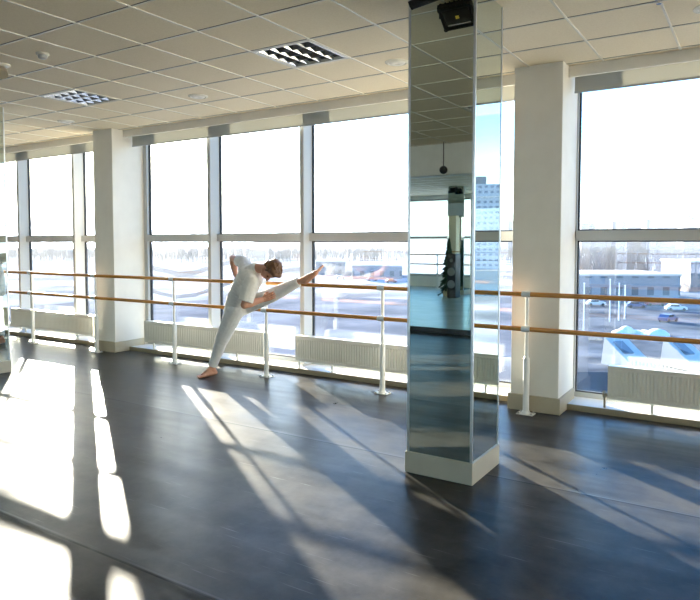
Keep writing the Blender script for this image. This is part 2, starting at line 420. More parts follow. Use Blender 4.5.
# floodlights: body hangs off the column head, glass looking back at the mirror
def floodlight(c, label, sgn=-1):
    t = thing('floodlight', label, 'floodlight', c, 'black floodlights on the mirrored columns')
    c = Vector(c)
    nrm = Vector((0.12, 0.50 * -sgn, -0.86)).normalized()
    ux = Vector((1, 0.1 * sgn, 0.0)); ux = (ux - nrm * ux.dot(nrm)).normalized(); vy = nrm.cross(ux)
    def slab(bm, w, h, d0, d1, w2=None, h2=None):
        w2 = w2 or w; h2 = h2 or h
        a = [bm.verts.new(c + ux * sx * w / 2 + vy * sy * h / 2 + nrm * d0) for sx, sy in ((-1, -1), (1, -1), (1, 1), (-1, 1))]
        b = [bm.verts.new(c + ux * sx * w2 / 2 + vy * sy * h2 / 2 + nrm * d1) for sx, sy in ((-1, -1), (1, -1), (1, 1), (-1, 1))]
        bm.faces.new(a[::-1]); bm.faces.new(b)
        for k in range(4): bm.faces.new((a[k], a[(k + 1) % 4], b[(k + 1) % 4], b[k]))
    bm = NB(); slab(bm, 0.16, 0.12, -0.06, -0.02); slab(bm, 0.225, 0.185, -0.02, 0.015); 
    for k in range(6):
        q = -0.075 + k * 0.03
        a = c + ux * q
        tube(bm, [a + vy * 0.06 - nrm * 0.07, a - vy * 0.06 - nrm * 0.07], 0.006, 6)
    obj('housing', bm, M['black'], t)
    bm = NB()
    for s in (-1, 1):
        o2 = c + ux * s * 0.098
        tube(bm, [o2 + vy * .092 + nrm * .022, o2 - vy * .092 + nrm * .022], 0.012, 8)
        o2 = c + vy * s * 0.080
        tube(bm, [o2 + ux * .11 + nrm * .022, o2 - ux * .11 + nrm * .022], 0.012, 8)
    obj('bezel', bm, M['black'], t)
    bm = NB(); slab(bm, 0.185, 0.145, 0.015, 0.019); obj('front_glass', bm, M['lampglass'], t)
    bm = NB(); slab(bm, 0.022, 0.022, 0.019, 0.023); obj('led', bm, M['led'], t)
    bm = NB(); slab(bm, 0.15, 0.010, 0.0192, 0.0225)
    for v in bm.verts: v.co += vy * 0.055
    obj('reflector_edge', bm, M['chrome'], t)
    bm = NB()
    for s in (-1, 1):
        p0 = c + ux * s * 0.118
        tube(bm, [p0, p0 + Vector((0, 0, 0.055)), (c.x, p0.y, CEIL - 0.004) if False else p0 + Vector((0, 0, CEIL - c.z + 0.002))], 0.009, 8)
    tube(bm, [c - ux * 0.118 + Vector((0, 0, CEIL - c.z - 0.009)), c + ux * 0.118 + Vector((0, 0, CEIL - c.z - 0.009))], 0.009, 8)
    obj('bracket', bm, M['black'], t)
    return t
floodlight((-1.715, 3.60, 3.025), 'black floodlight under the ceiling at the head of the near mirrored column')
floodlight((-7.25, -9.08, 2.99), 'black floodlight on the far mirrored column, seen only in reflection', 1)

# ------------------------------------------------------------------ barres
RY, RU, RL, RR = 5.64, 1.080, 0.770, 0.021
def rail(name, z, y, x0, x1, label):
    bm = NB(); tube(bm, [(x0, y, z), (x1, y, z)], RR, 18)
    return tag(obj(name, bm, M['wood'], None, True, 40), label, 'barre', 'wooden ballet barres')
rail('barre_rail', RU, RY, -14.7, 8.7, 'upper brown wooden barre rail along the windows, under the dancer\'s raised heel')
rail('barre_rail', RL, RY, -14.7, 8.7, 'lower brown wooden barre rail along the windows, running behind the dancer\'s hips')
def post(x, y, z0, label, s=1):
    t = thing('barre_post', label, 'barre post', (x, y, z0), 'white barre posts')
    yc = y + 0.03 * s
    bm = NB(); tube(bm, [(x, yc, z0 + 0.005), (x, yc, z0 + 0.50)], 0.028, 18); tube(bm, [(x, yc, z0 + 0.50), (x, yc, z0 + 0.52)], [0.028, 0.018], 18)
    obj('lower_tube', bm, M['white_metal'], t, True, 40)
    bm = NB(); tube(bm, [(x, yc, z0 + 0.52), (x, yc, z0 + RU + 0.01)], 0.016, 16); obj('upper_tube', bm, M['white_metal'], t, True, 40)
    bm = NB(); box(bm, x - .075, x + .075, yc - .05, yc + .05, z0, z0 + .008, bevel=.002)
    tube(bm, [(x, yc, z0 + .008), (x, yc, z0 + .03)], [0.042, 0.032], 18)
    o = obj('base_plate', bm, M['white_metal'], t)
    for sx in (-1, 1):
        for sy in (-1, 1):
            bm = NB(); tube(bm, [(x + sx * .058, yc + sy * .035, z0 + .008), (x + sx * .058, yc + sy * .035, z0 + .02)], .009, 6); obj('bolt', bm, M['steel'], o)
    for z in (RU, RL):
        bm = NB(); tube(bm, [(x - .038, y, z0 + z), (x + .038, y, z0 + z)], 0.0275, 18)
        tube(bm, [(x, y, z0 + z), (x, yc + .012, z0 + z)], 0.018, 10)
        obj('rail_clamp', bm, M['grey_plastic'], t, True, 40)
    return t
plabs = ['white barre post in the left bay, nearest the left mirrored column',
         'white barre post standing against the left off-white column',
         'white barre post left of the dancer, in front of the first radiator',
         'white barre post just right of the dancer\'s standing leg, between two radiators',
         'white barre post left of the near mirrored column, in front of a radiator',
         'white barre post in front of the off-white column right of the mirrored column']
for x, l in zip((-9.39, -7.845, -6.27, -4.755, -3.225, -1.745), plabs): post(x, RY, 0, l)
# far barre, seen in the mirror
rail('barre_rail', RU + .085, -11.3, -14.7, 8.7, 'upper barre rail at the far windows, seen only in the mirror')
rail('barre_rail', RL + .085, -11.3, -14.7, 8.7, 'lower barre rail at the far windows, seen only in the mirror')
for x in (-10.6, -8.75, -5.6, -3.8, -1.8): post(x, -11.3, 0.085, 'white barre post at the far windows, seen only in the mirror', -1)

# ------------------------------------------------------------------ radiators
def radiator(x0, x1, label, valve=True, legs=None):
    z0, z1, y0, y1 = 0.145, 0.435, 6.025, 6.125
    t = thing('radiator', label, 'radiator', ((x0 + x1) / 2, 6.08, 0.0), 'white panel radiators under the windows')
    # corrugated front panel
    def panel(ya, name, sgn):
        bm = NB(); zs = [z0 + .012, z0 + .035, z1 - .035, z1 - .012]
        N = int((x1 - x0 - .05) / 0.0333)
        st = (x1 - x0 - .05) / N
        prof = [(x0, 0)]
        for k in range(N):
            xx = x0 + .025 + k * st
            prof += [(xx + st * .10, 0), (xx + st * .30, 1), (xx + st * .50, 1), (xx + st * .70, 0)]
        prof.append((x1, 0))
        rows = []
        for z, dep in ((z0, 0), (z0 + .03, 0), (z0 + .045, 1), (z1 - .045, 1), (z1 - .03, 0), (z1, 0)):
            rows.append([bm.verts.new((px, ya + sgn * .009 * dd * dep, z)) for px, dd in prof])
        for a, b in zip(rows, rows[1:]):
            for k in range(len(prof) - 1): bm.faces.new((a[k], a[k + 1], b[k + 1], b[k]))
        return obj(name, bm, M['radiator'], t)
    panel(y0, 'front_panel', 1); panel(y1, 'back_panel', -1)
    bm = NB(); box(bm, x0, x1, y0 - .002, y1 + .002, z1 - .003, z1 + .008, bevel=.003)
    obj('top_grille', bm, M['radiator'], t)
    for a in (x0 - .002, x1 - .004):
        bx('side_cover', M['radiator'], a, a + .006, y0 - .002, y1 + .002, z0, z1 + .006, parent=t)
    bx('convector', M['radiator'], x0 + .03, x1 - .03, y0 + .03, y1 - .03, z0 + .02, z1 - .02, parent=t)
    for lx in legs or (x0 + .4, x1 - .4):
        bm = NB(); box(bm, lx - .009, lx + .009, y0 + .012, y0 + .03, 0.055, z0 + .03); box(bm, lx - .018, lx + .018, y0 + .0, y0 + .07, 0.052, 0.058)
        obj('foot', bm, M['radiator'], t)
    if valve:
        bm = NB(); tube(bm, [(x0 - .035, y0 + .05, .052), (x0 - .035, y0 + .05, .19)], .011, 10)
        tube(bm, [(x0 - .035, y0 + .05, .17), (x0 - .0, y0 + .05, .17)], .010, 10); tube(bm, [(x0 - .035, y0 + .05, .15), (x0 - .035, y0 + .05, .19)], .019, 10)
        tube(bm, [(x0 - .035, y0 + .05, .19), (x0 - .035, y0 + .02, .20)], .015, 10)
        obj('valve', bm, M['brass'], t, True, 40)
    return t
radiator(-10.62, -8.42, 'long white radiator in the left bay beside the left mirrored column', False)
radiator(-7.27, -5.10, 'white panel radiator behind the dancer\'s standing leg', False, (-7.1, -5.55))
radiator(-4.61, -2.32, 'white panel radiator under the dancer\'s raised foot, left of the near mirrored column', False, (-4.57, -4.10, -2.98))
radiator(-1.12, 0.95, 'white panel radiator with a valve at the lower right picture edge', True, (-0.76, 0.5))

# ------------------------------------------------------------------ ceiling fittings
def louvre_light(u, v, label):
    x0, x1, y0, y1 = cell(u, v)
    x0 += .011; x1 -= .011; y0 += .011; y1 -= .011
    t = thing('ceiling_light', label, 'ceiling light', ((x0 + x1) / 2, (y0 + y1) / 2, CEIL), 'square louvre ceiling lights')
    z = CEIL
    bm = NB()
    for q in ((x0, x1, y0, y0 + .022), (x0, x1, y1 - .022, y1), (x0, x0 + .022, y0 + .022, y1 - .022), (x1 - .022, x1, y0 + .022, y1 - .022)):
        box(bm, q[0], q[1], q[2], q[3], z - .006, z + .02)
    obj('frame', bm, M['tbar'], t)
    bm = NB()
    box(bm, x0, x1, y0, y1, z + .11, z + .115)
    for q in ((x0, x1, y0, y0 + .005), (x0, x1, y1 - .005, y1), (x0, x0 + .005, y0 + .005, y1 - .005), (x1 - .005, x1, y0 + .005, y1 - .005)):
        box(bm, q[0], q[1], q[2], q[3], z + .02, z + .11)
    obj('housing', bm, M['fixture_in'], t)
    a0, a1, b0, b1 = x0 + .022, x1 - .022, y0 + .022, y1 - .022
    # parabolic long reflectors running in y, V-section, with dark-topped cross blades
    def vee(bm, p, q, wdir, wt, wb, h):
        p, q, wdir = Vector(p), Vector(q), Vector(wdir)
        vs = []
        for c in (p, q):
            prof = [(-wb / 2, 0), (wb / 2, 0), (wt * .32, h * .5), (wt * .5, h), (-wt * .5, h), (-wt * .32, h * .5)]
            vs.append([bm.verts.new(c + wdir * s + Vector((0, 0, k))) for s, k in prof])
        n_ = len(vs[0])
        for k in range(n_): bm.faces.new((vs[0][k], vs[0][(k + 1) % n_], vs[1][(k + 1) % n_], vs[1][k]))
        bm.faces.new(vs[0][::-1]); bm.faces.new(vs[1])
    sx = (a1 - a0) / 4; sy = (b1 - b0) / 4
    for k in range(5):
        bm = NB(); xx = min(max(a0 + sx * k, a0 + .012), a1 - .012)
        vee(bm, (xx, b0, z - .002), (xx, b1, z - .002), (1, 0, 0), .045, .008, .055); obj('long_blade', bm, M['louvre'], t)
    for k in range(1, 4):
        bm = NB(); yy = b0 + sy * k
        vee(bm, (a0, yy, z - .001), (a1, yy, z - .001), (0, 1, 0), .016, .008, .045); obj('cross_blade', bm, M['fixture_in'], t)
    for k in range(4):
        bm = NB(); xx = a0 + sx * (k + .5)
        tube(bm, [(xx, b0, z + .085), (xx, b1, z + .085)], .013, 12); obj('lamp_tube', bm, M['tube'], t, True, 40)
    return t
louvre_light(4, 1, 'square louvre light in the ceiling left of the near mirrored column')
louvre_light(9, 1, 'square louvre light in the ceiling above the left off-white column')
for (u, v) in lights_at[2:]:
    louvre_light(u, v, 'square louvre light in the ceiling behind the camera, seen only in the near mirrored column')

def disc(x, y, label):
    t = thing('ceiling_vent', label, 'ceiling vent', (x, y, CEIL), 'round ceiling vents')
    bm = NB(); lathe(bm, [(0.105, CEIL - .0005), (0.105, CEIL - .006), (0.085, CEIL - .016), (0.078, CEIL - .012), (0.078, CEIL - .0005)], x, y, 32)
    obj('ring', bm, M['tbar'], t, True, 40)
    bm = NB(); lathe(bm, [(0.077, CEIL - .0005), (0.077, CEIL - .008), (0.06, CEIL - .020), (0.03, CEIL - .022), (0.02, CEIL - .016)], x, y, 32)
    obj('cone', bm, M['wall'], t, True, 40)
disc(-7.66, 5.14, 'round white ceiling vent nearest the left off-white column')
disc(-5.16, 5.04, 'round white ceiling vent above the dancer, between the two louvre lights')
disc(-2.73, 5.04, 'round white ceiling vent just left of the near mirrored column')
disc(-0.33, 5.03, 'round white ceiling vent in the top right corner of the picture')
t = thing('smoke_detector', 'small round smoke detector on the ceiling at upper left', 'smoke detector', (-5.10, 3.22, CEIL))
bm = NB(); lathe(bm, [(0.052, CEIL - .0003), (0.052, CEIL - .014), (0.046, CEIL - .020)], -5.10, 3.22); obj('base', bm, M['tbar'], t, True, 40)
bm = NB(); lathe(bm, [(0.038, CEIL - .02), (0.034, CEIL - .042), (0.02, CEIL - .05)], -5.10, 3.22); obj('sensor_head', bm, M['frame'], t, True, 40)
t = thing('ceiling_spotlight', 'small round spotlight fixed to the ceiling at the upper left edge', 'spotlight', (-5.72, 3.22, CEIL))
bm = NB(); lathe(bm, [(0.07, CEIL - .0003), (0.07, CEIL - .012), (0.05, CEIL - .02)], -5.72, 3.22); obj('base', bm, M['tbar'], t, True, 40)
bm = NB(); tube(bm, [(-5.72, 3.22, CEIL - .02), (-5.72, 3.22, CEIL - .05), (-5.68, 3.20, CEIL - .10)], [0.02, 0.045, 0.05], 18); obj('lamp_head', bm, M['skirt'], t, True, 40)
t = thing('sprinkler', 'tiny sprinkler head on the ceiling near the top right', 'sprinkler', (-0.60, 4.66, CEIL))
bm = NB(); lathe(bm, [(0.03, CEIL - .0003), (0.026, CEIL - .008), (0.01, CEIL - .012), (0.008, CEIL - .03), (0.016, CEIL - .034), (0.016, CEIL - .037)], -0.60, 4.66, 16); obj('head', bm, M['chrome'], t, True, 40)
t = thing('pendant_lamp', 'small dark ball pendant hanging before the beam, seen only in the mirror', 'pendant lamp', (-4.25, -1.80, CEIL))
bm = NB(); tube(bm, [(-4.25, -1.80, CEIL), (-4.25, -1.80, 2.74)], .008, 8); obj('cord', bm, M['black'], t)
bm = NB(); ball(bm, (-4.25, -1.80, 2.685), .065); obj('globe', bm, M['black'], t, True)

# ------------------------------------------------------------------ things at the far side, seen in the mirror
def fir(x, y, z, h, label):
    t = thing('christmas_tree', label, 'christmas tree', (x, y, z))
    bm = NB(); tube(bm, [(x, y, z), (x, y, z + h * .95)], [.035, .008], 8); obj('trunk', bm, M['brass'], t)
    bm = NB()
    for k in range(520):
        f = random.random() ** 0.8; zz = z + .18 + f * (h - .2); R = (1 - f) * h * .17 + .04
        a = random.random() * 2 * PI; rr = R * (0.35 + .65 * random.random())
        p = Vector((x, y, zz)); q = p + Vector((rr * math.cos(a), rr * math.sin(a), -0.14 * rr / R - .03))
        tube(bm, [p, q], [.012, .02], 4); 
    obj('foliage', bm, mat('fir needles', (0.02, 0.06, 0.025), 0.7), t)
    bm = NB(); box(bm, x - .12, x + .12, y - .12, y + .12, z, z + .2, bevel=.02); obj('pot', bm, mat('tree pot', (.5, .42, .25), .6), t)
fir(-7.22, -8.75, 0.085, 1.65, 'small green fir tree beside the far mirrored column, seen only in the mirror')
t = thing('loudspeaker', 'black loudspeaker in front of the far mirrored column, seen only in the mirror', 'loudspeaker', (-6.86, -8.3, 0.085))
bm = NB(); box(bm, -6.98, -6.74, -8.45, -8.1, 0.085, 1.25, bevel=.02); obj('cabinet', bm, M['black'], t)
for z, r in ((.45, .11), (.78, .11), (1.08, .05)):
    bm = NB(); tube(bm, [(-6.86, -8.10, z), (-6.86, -8.092, z)], [r, r * .92], 20); obj('driver', bm, M['fixture_in'], t)

# ------------------------------------------------------------------ the dancer
def remesh(name, bm, m, parent, voxel, smooth_it=6, fac=0.5):
    me = bpy.data.meshes.new(name + '_src'); bm.to_mesh(me); bm.free()
    o = bpy.data.objects.new(name + '_src', me); C.objects.link(o)
    r = o.modifiers.new('r', 'REMESH'); r.mode = 'VOXEL'; r.voxel_size = voxel; r.use_smooth_shade = True
    s = o.modifiers.new('s', 'SMOOTH'); s.iterations = smooth_it; s.factor = fac
    bpy.context.view_layer.update()
    dg = bpy.context.evaluated_depsgraph_get()
    nm = bpy.data.meshes.new_from_object(o.evaluated_get(dg), depsgraph=dg)
    nm.name = name; nm.materials.clear(); nm.materials.append(m)
    for p in nm.polygons: p.use_smooth = True
    bpy.data.objects.remove(o); bpy.data.meshes.remove(me)
    q = bpy.data.objects.new(name, nm); C.objects.link(q)
    q.parent = parent; q.matrix_parent_inverse = Matrix.Translation(-parent.location)
    return q

V = Vector
J = dict(
    hipR=V((-4.985, 5.41, 0.785)), kneeR=V((-5.185, 5.39, 0.420)), ankR=V((-5.312, 5.36, 0.095)),
    heelR=V((-5.300, 5.395, 0.038)), ballR=V((-5.335, 5.245, 0.026)), toeR=V((-5.352, 5.190, 0.018)),
    hipL=V((-4.965, 5.53, 0.820)), kneeL=V((-4.580, 5.565, 0.955)), ankL=V((-4.195, 5.600, 1.130)),
    heelL=V((-4.140, 5.598, 1.118)), ballL=V((-4.030, 5.628, 1.215)), toeL=V((-3.975, 5.645, 1.272)),
    pel=V((-5.000, 5.46, 0.825)), mid=V((-4.915, 5.455, 1.005)), chest=V((-4.815, 5.445, 1.165)),
    neck0=V((-4.700, 5.435, 1.255)), head=V((-4.482, 5.42, 1.245)),
    shL=V((-5.010, 5.585, 1.305)), elL=V((-5.345, 5.76, 1.350)), wrL=V((-5.225, 5.675, 1.160)),
    shR=V((-4.630, 5.285, 1.125)), elR=V((-4.672, 5.21, 0.868)), wrR=V((-4.600, 5.432, 0.915)))
person = thing('person', 'dancer in pale grey shirt and trousers stretching with one bare foot on the barre', 'person', (-5.30, 5.34, 0))

def foot(bm, ank, heel, ball_, toe, up):
    capsule(bm, ank, heel, .036, .032); capsule(bm, heel, ball_, .031, .030); capsule(bm, ank, ball_, .033, .024)
    d = (toe - heel).normalized(); s = d.cross(up).normalized()
    for k, (off, L, r) in enumerate(((-.030, 1.0, .013), (-.013, .98, .0105), (.001, .92, .010), (.015, .84, .0095), (.028, .74, .009))):
        a = ball_ + s * off; b = ball_ + (toe - ball_) * (L + .25) + s * off * 1.05
        capsule(bm, a, b, r * 1.25, r)

def hand(bm, wr, palm_dir, nrm, thumb_side, curl=0.7, s=1.0):
    """palm from the wrist along palm_dir, fingers curl towards nrm (palm side)"""
    d = palm_dir.normalized(); n_ = (nrm - d * nrm.dot(d)).normalized(); t = d.cross(n_).normalized() * thumb_side
    capsule(bm, wr - d * .02, wr + d * .02, .024, .024)
    for off in (-.028, -.010, .010, .029):
        capsule(bm, wr + d * .01 + t * off * .7, wr + d * .076 * s + t * off * 1.08, .015, .0115)
    for off, L in ((.033, .92), (.011, 1.0), (-.011, .95), (-.032, .76)):
        p = wr + d * .08 * s + t * off; a = 0.25 * curl
        for seg, ln in enumerate((.040, .026, .020)):
            dd = d * math.cos(a) + n_ * math.sin(a)
            q = p + dd * ln * L * s
            capsule(bm, p, q, .0088 - .0007 * seg, .0082 - .0007 * seg); p = q; a += 0.75 * curl
    p = wr + d * .022 + t * .026; q = p + (d * .55 + t * .55 + n_ * .45).normalized() * .042; r = q + (d * .75 + t * .05 + n_ * .6).normalized() * .03
    capsule(bm, p, q, .0135, .0115); capsule(bm, q, r, .011, .0095)

bm = NB()
# legs, pelvis, torso under the clothes
for h, k, a in (('hipR', 'kneeR', 'ankR'), ('hipL', 'kneeL', 'ankL')):
    capsule(bm, J[h], J[k], .070, .047); 
    kk, aa = J[k], J[a]; calf = kk.lerp(aa, .3)
    capsule(bm, kk, calf, .045, .048); capsule(bm, calf, aa, .048, .031)
capsule(bm, J['hipR'], J['hipL'], .07, .07); capsule(bm, J['pel'], J['mid'], .10, .095); capsule(bm, J['mid'], J['chest'], .095, .105)
capsule(bm, J['chest'], J['shL'], .09, .05); capsule(bm, J['chest'], J['shR'], .09, .05); capsule(bm, J['chest'], J['neck0'], .09, .055)
# arms
for s_, e, w in (('shL', 'elL', 'wrL'), ('shR', 'elR', 'wrR')):
    capsule(bm, J[s_], J[e], .048, .041); f1 = J[e].lerp(J[w], .3)
    capsule(bm, J[e], f1, .043, .047); capsule(bm, f1, J[w], .047, .029)
hand(bm, J['wrL'], V((.30, -.10, -.40)), V((.2, -.5, -.6)), 1, 0.9)
hand(bm, J['wrR'], V((.84, .26, .36)), V((-.10, 1, .15)), 1, 0.75)
foot(bm, J['ankR'], J['heelR'], J['ballR'], J['toeR'], V((0, 0, 1)))
foot(bm, J['ankL'], J['heelL'], J['ballL'], J['toeL'], V((-.6, -.25, .7)))
# neck and head
HU = V((.965, -.06, .10)).normalized()                 # towards the crown
HF = V((.06, -.20, -.97)); HF = (HF - HU * HF.dot(HU)).normalized()   # face direction
HS = HU.cross(HF).normalized()
hc = J['head']
def hp(s, f, u): return hc + (HS * s + HF * f + HU * u) * 1.08
capsule(bm, J['neck0'], hp(0, -.015, -.075), .056, .052)
ax = (HS, HF, HU)
ball(bm, hp(0, -.012, .035), (.072, .092, .085), ax)      # cranium
ball(bm, hp(0, .022, -.030), (.058, .062, .085), ax)      # face block
ball(bm, hp(0, .045, -.090), (.030, .028, .024), ax)      # chin
capsule(bm, hp(.052, .0, -.05), hp(.022, .045, -.092), .018, .016); capsule(bm, hp(-.052, .0, -.05), hp(-.022, .045, -.092), .018, .016)   # jaw
ball(bm, hp(0, .056, -.040), (.036, .030, .050), ax, 2); ball(bm, hp(0, .086, -.034), (.012, .014, .022), ax, 2)
capsule(bm, hp(0, .080, -.002), hp(0, .104, -.042), .009, .013)  # nose
for s_ in (-1, 1): ball(bm, hp(s_ * .010, .092, -.045), .009, sub=2)
for s_ in (-1, 1): capsule(bm, hp(s_ * .012, .078, .018), hp(s_ * .045, .064, .016), .010, .009)   # brows
for s_ in (-1, 1): ball(bm, hp(s_ * .040, .058, -.028), (.018, .016, .016), ax, 2)  # cheekbones
capsule(bm, hp(-.016, .080, -.064), hp(.016, .080, -.064), .0075, .0075); capsule(bm, hp(-.013, .078, -.074), hp(.013, .078, -.074), .0075, .0075)
for s_ in (-1, 1):
    ball(bm, hp(s_ * .074, -.008, -.018), (.008, .020, .031), ax, 2); ball(bm, hp(s_ * .074, -.004, -.042), (.007, .011, .012), ax, 2)
remesh('body', bm, M['skin'], person, .0042, 3)
for s_ in (-1, 1):
    bm = NB(); ball(bm, hp(s_ * .029, .070, -.004), .010, sub=2); obj('eye', bm, M['eye'], person, True)
# hair cap with fringe, clear of the face and ears
bm = NB()
ball(bm, hp(0, -.020, .046), (.082, .096, .090), ax)
ball(bm, hp(0, -.055, -.005), (.068, .055, .075), ax)
capsule(bm, hp(-.035, .058, .085), hp(.040, .058, .085), .030, .030)
capsule(bm, hp(-.045, .030, .075), hp(.045, .030, .075), .040, .040)
for s_ in (-1, 1): capsule(bm, hp(s_ * .068, .020, .03), hp(s_ * .070, .014, .0), .016, .011)
for k in range(60):
    a = random.uniform(0, 2 * PI); e = random.uniform(.2, 1.3)
    p = V((math.cos(a) * math.cos(e) * .078, math.sin(a) * math.cos(e) * .092, math.sin(e) * .086))
    base = hp(p.x, p.y - .020, p.z + .046); d = (HF * .8 + HU * .1 + HS * random.uniform(-.5, .5)).normalized()
    capsule(bm, base, base + d * .025, .008, .004, 1)
remesh('hair', bm, M['hair'], person, .006, 2)

# shirt: torso, shoulders, short sleeves
bm = NB()
def ell(c, r, up, side):
    up = up.normalized(); side = (side - up * side.dot(up)).normalized()
    ball(bm, c, r, (side, up.cross(side), up))
sp = (J['chest'] - J['pel']).normalized(); side = (J['shR'] - J['shL']).normalized(); hs = (J['hipR'] - J['hipL']).normalized()
low = J['pel'] + V((-.015, 0, .0))
N = 12
for k in range(N + 1):
    f = k / N
    c = low.lerp(J['mid'], f * 2) if f < .5 else J['mid'].lerp(J['chest'] + sp * .03, f * 2 - 1)
    sd = hs.lerp(side, f)
    w = .150 + .035 * math.sin(f * PI * .75) + (.010 if f > .6 else 0); d_ = .118 + .022 * math.sin(f * PI)
    ell(c, (w, d_, .075), sp, sd)
ne = J['chest'].lerp(J['neck0'], .84)
capsule(bm, J['chest'], ne, .118, .080)
for s_, e in (('shL', 'elL'), ('shR', 'elR')):
    capsule(bm, J['chest'].lerp(J[s_], .35), J[s_], .105, .068)
capsule(bm, J['shL'], J['shL'].lerp(J['elL'], .45), .074, .068, ends=(True, False))
capsule(bm, J['shR'], J['shR'].lerp(J['elR'], .86), .085, .082, ends=(True, False))
capsule(bm, J['mid'] + V((.06, -.05, .0)), J['shR'].lerp(J['elR'], .55), .10, .085)
capsule(bm, J['mid'] + V((.10, .0, .0)), J['chest'] + V((.10, 0, -.02)), .085, .09)
capsule(bm, J['chest'] - sp * .04, J['shR'].lerp(J['elR'], .25), .10, .07)
remesh('shirt', bm, M['shirt'], person, .0065, 5)
# trousers
bm = NB()
capsule(bm, J['hipR'] + V((-.01, 0, 0)), J['hipL'] + V((-.005, -.01, .0)), .112, .105)
capsule(bm, J['pel'], J['pel'].lerp(J['mid'], .35), .125, .118)
for h, k, a, cuff in (('hipR', 'kneeR', 'ankR', .93), ('hipL', 'kneeL', 'ankL', .90)):
    capsule(bm, J[h], J[k], .108, .080); 
    kk, aa = J[k], J[a]; calf = kk.lerp(aa, .30); end = kk.lerp(aa, cuff)
    q_ = 1.0 if a == 'ankL' else .90
    capsule(bm, kk, calf, .080 * q_, .074 * q_); capsule(bm, calf, end, .074 * q_, .052, ends=(True, False))
    capsule(bm, kk.lerp(aa, cuff - .06), end, .056, .054, ends=(False, False))
ball(bm, J['hipR'] + V((-.055, -.01, -.015)), (.085, .085, .095)); ball(bm, J['hipL'] + V((-.06, 0, -.035)), (.08, .075, .085))
remesh('trousers', bm, M['trousers'], person, .0065, 6)

# ------------------------------------------------------------------ outside
GZ = -13.0
snow = noisy(mat('snow', rough=0.9, spec=0.0), (0.17, 0.175, 0.185), (0.52, 0.525, 0.53), 0.03, detail=8, lo=.38, hi=.62)
asphalt = noisy(mat('wet road', rough=0.9, spec=0), (0.10, 0.102, 0.108), (0.15, 0.153, 0.16), 0.05)
bm = NB(); box(bm, -1600, 900, 8, 2200, GZ - 1, GZ); struct(obj('ground', bm, snow))
bm = NB(); box(bm, -900, 900, -1600, -13, GZ - 1, GZ); struct(obj('ground_behind', bm, noisy(mat('fresh snow', rough=.8, spec=0), (.6, .6, .62), (.8, .8, .82), .03)))

YAW, PIT, FPX, CYP = 0.568034, 0.0480002, 643.9076, 274.0607
def at(px, py, z=GZ):
    fw = V((-math.sin(YAW) * math.cos(PIT), math.cos(YAW) * math.cos(PIT), -math.sin(PIT)))
    r = V((math.cos(YAW), math.sin(YAW), 0)); u = r.cross(fw)
    d = fw + r * (px - 350) / FPX + u * (CYP - py) / FPX
    return V((0, 0, EYE)) + d * ((z - EYE) / d.z)

def strip(name, pts, label, cat, m, h=0.06, group=None):
    """pts: list of (far point, near point) on the ground"""
    bm = NB(); rows = []
    for a, b in pts:
        rows.append([bm.verts.new((p.x, p.y, GZ + z)) for p in (a, b) for z in (0, h)])
    for A, B in zip(rows, rows[1:]):
        for i, j in ((1, 3), (3, 2), (0, 1), (2, 0)):
            bm.faces.new((A[i], A[j], B[j], B[i]))
    bm.faces.new([rows[0][k] for k in (0, 1, 3, 2)]); bm.faces.new([rows[-1][k] for k in (0, 2, 3, 1)])
    return tag(obj(name, bm, m), label, cat, group)
def curve(pts, w0):
    return [(at(x, y), at(x, y + w)) for (x, y), w in zip(pts, w0)]
strip('road', curve([(120, 262), (150, 265), (164, 268), (180, 272), (196, 270), (212, 264.5), (240, 258), (300, 254)], [5, 5, 5, 5, 5, 5, 4, 4]), 'far curving grey road across the snow, seen above the upper barre at left', 'road', asphalt, group='roads outside')
strip('road', curve([(100, 280), (150, 288.5), (161, 292), (177, 295), (196, 293), (212, 287.5), (240, 278), (290, 268), (330, 266)], [3.5] * 9), 'nearer curving grey road across the snow, seen between the two barres at left', 'road', asphalt, group='roads outside')
strip('yard', curve([(90, 304), (150, 303), (212, 300), (300, 296), (420, 300), (520, 296)], [60, 60, 60, 60, 60, 60]), 'grey cleared yard close below the windows', 'yard', noisy(mat('yard asphalt', rough=.9, spec=0.0), (.10, .11, .13), (.22, .23, .26), .08, detail=6))
strip('car_park', curve([(520, 300), (575, 300), (640, 300), (720, 300), (860, 300)], [120, 120, 120, 120, 120]), 'blue-grey car park below the right-hand window', 'car park', noisy(mat('car park asphalt', rough=.9, spec=0.0), (.05,.062,.08), (.15,.17,.20), .12, detail=7))

def facade(name, wall, win, sx, sz):
    m = mat(name, wall, .8)
    tc = nd(m, 'ShaderNodeTexCoord'); mp = nd(m, 'ShaderNodeMapping'); mp.inputs['Rotation'].default_value = (rad(90), 0, 0)
    sp_ = nd(m, 'ShaderNodeSeparateXYZ'); lk(m, tc.outputs['Object'], sp_.inputs[0])
    ad = nd(m, 'ShaderNodeMath', operation='ADD'); lk(m, sp_.outputs['X'], ad.inputs[0]); lk(m, sp_.outputs['Y'], ad.inputs[1])
    cb = nd(m, 'ShaderNodeCombineXYZ'); lk(m, ad.outputs[0], cb.inputs[0]); lk(m, sp_.outputs['Z'], cb.inputs[1])
    br = nd(m, 'ShaderNodeTexBrick'); br.offset = 0; br.inputs['Scale'].default_value = 1
    br.inputs['Color1'].default_value = (*win, 1); br.inputs['Color2'].default_value = (*[c * 1.3 for c in win], 1); br.inputs['Mortar'].default_value = (*wall, 1)
    br.inputs['Mortar Size'].default_value = sz * .26; br.inputs['Brick Width'].default_value = sx; br.inputs['Row Height'].default_value = sz; br.inputs['Mortar Smooth'].default_value = 0
    lk(m, cb.outputs[0], br.inputs['Vector']); lk(m, br.outputs[0], bsdf(m).inputs['Base Color'])
    return m
FA = facade('pale panel block', (.22, .22, .23), (.08, .10, .13), 3.2, 3.0)
FB = facade('grey panel block', (.17, .18, .20), (.07, .08, .11), 3.0, 3.0)
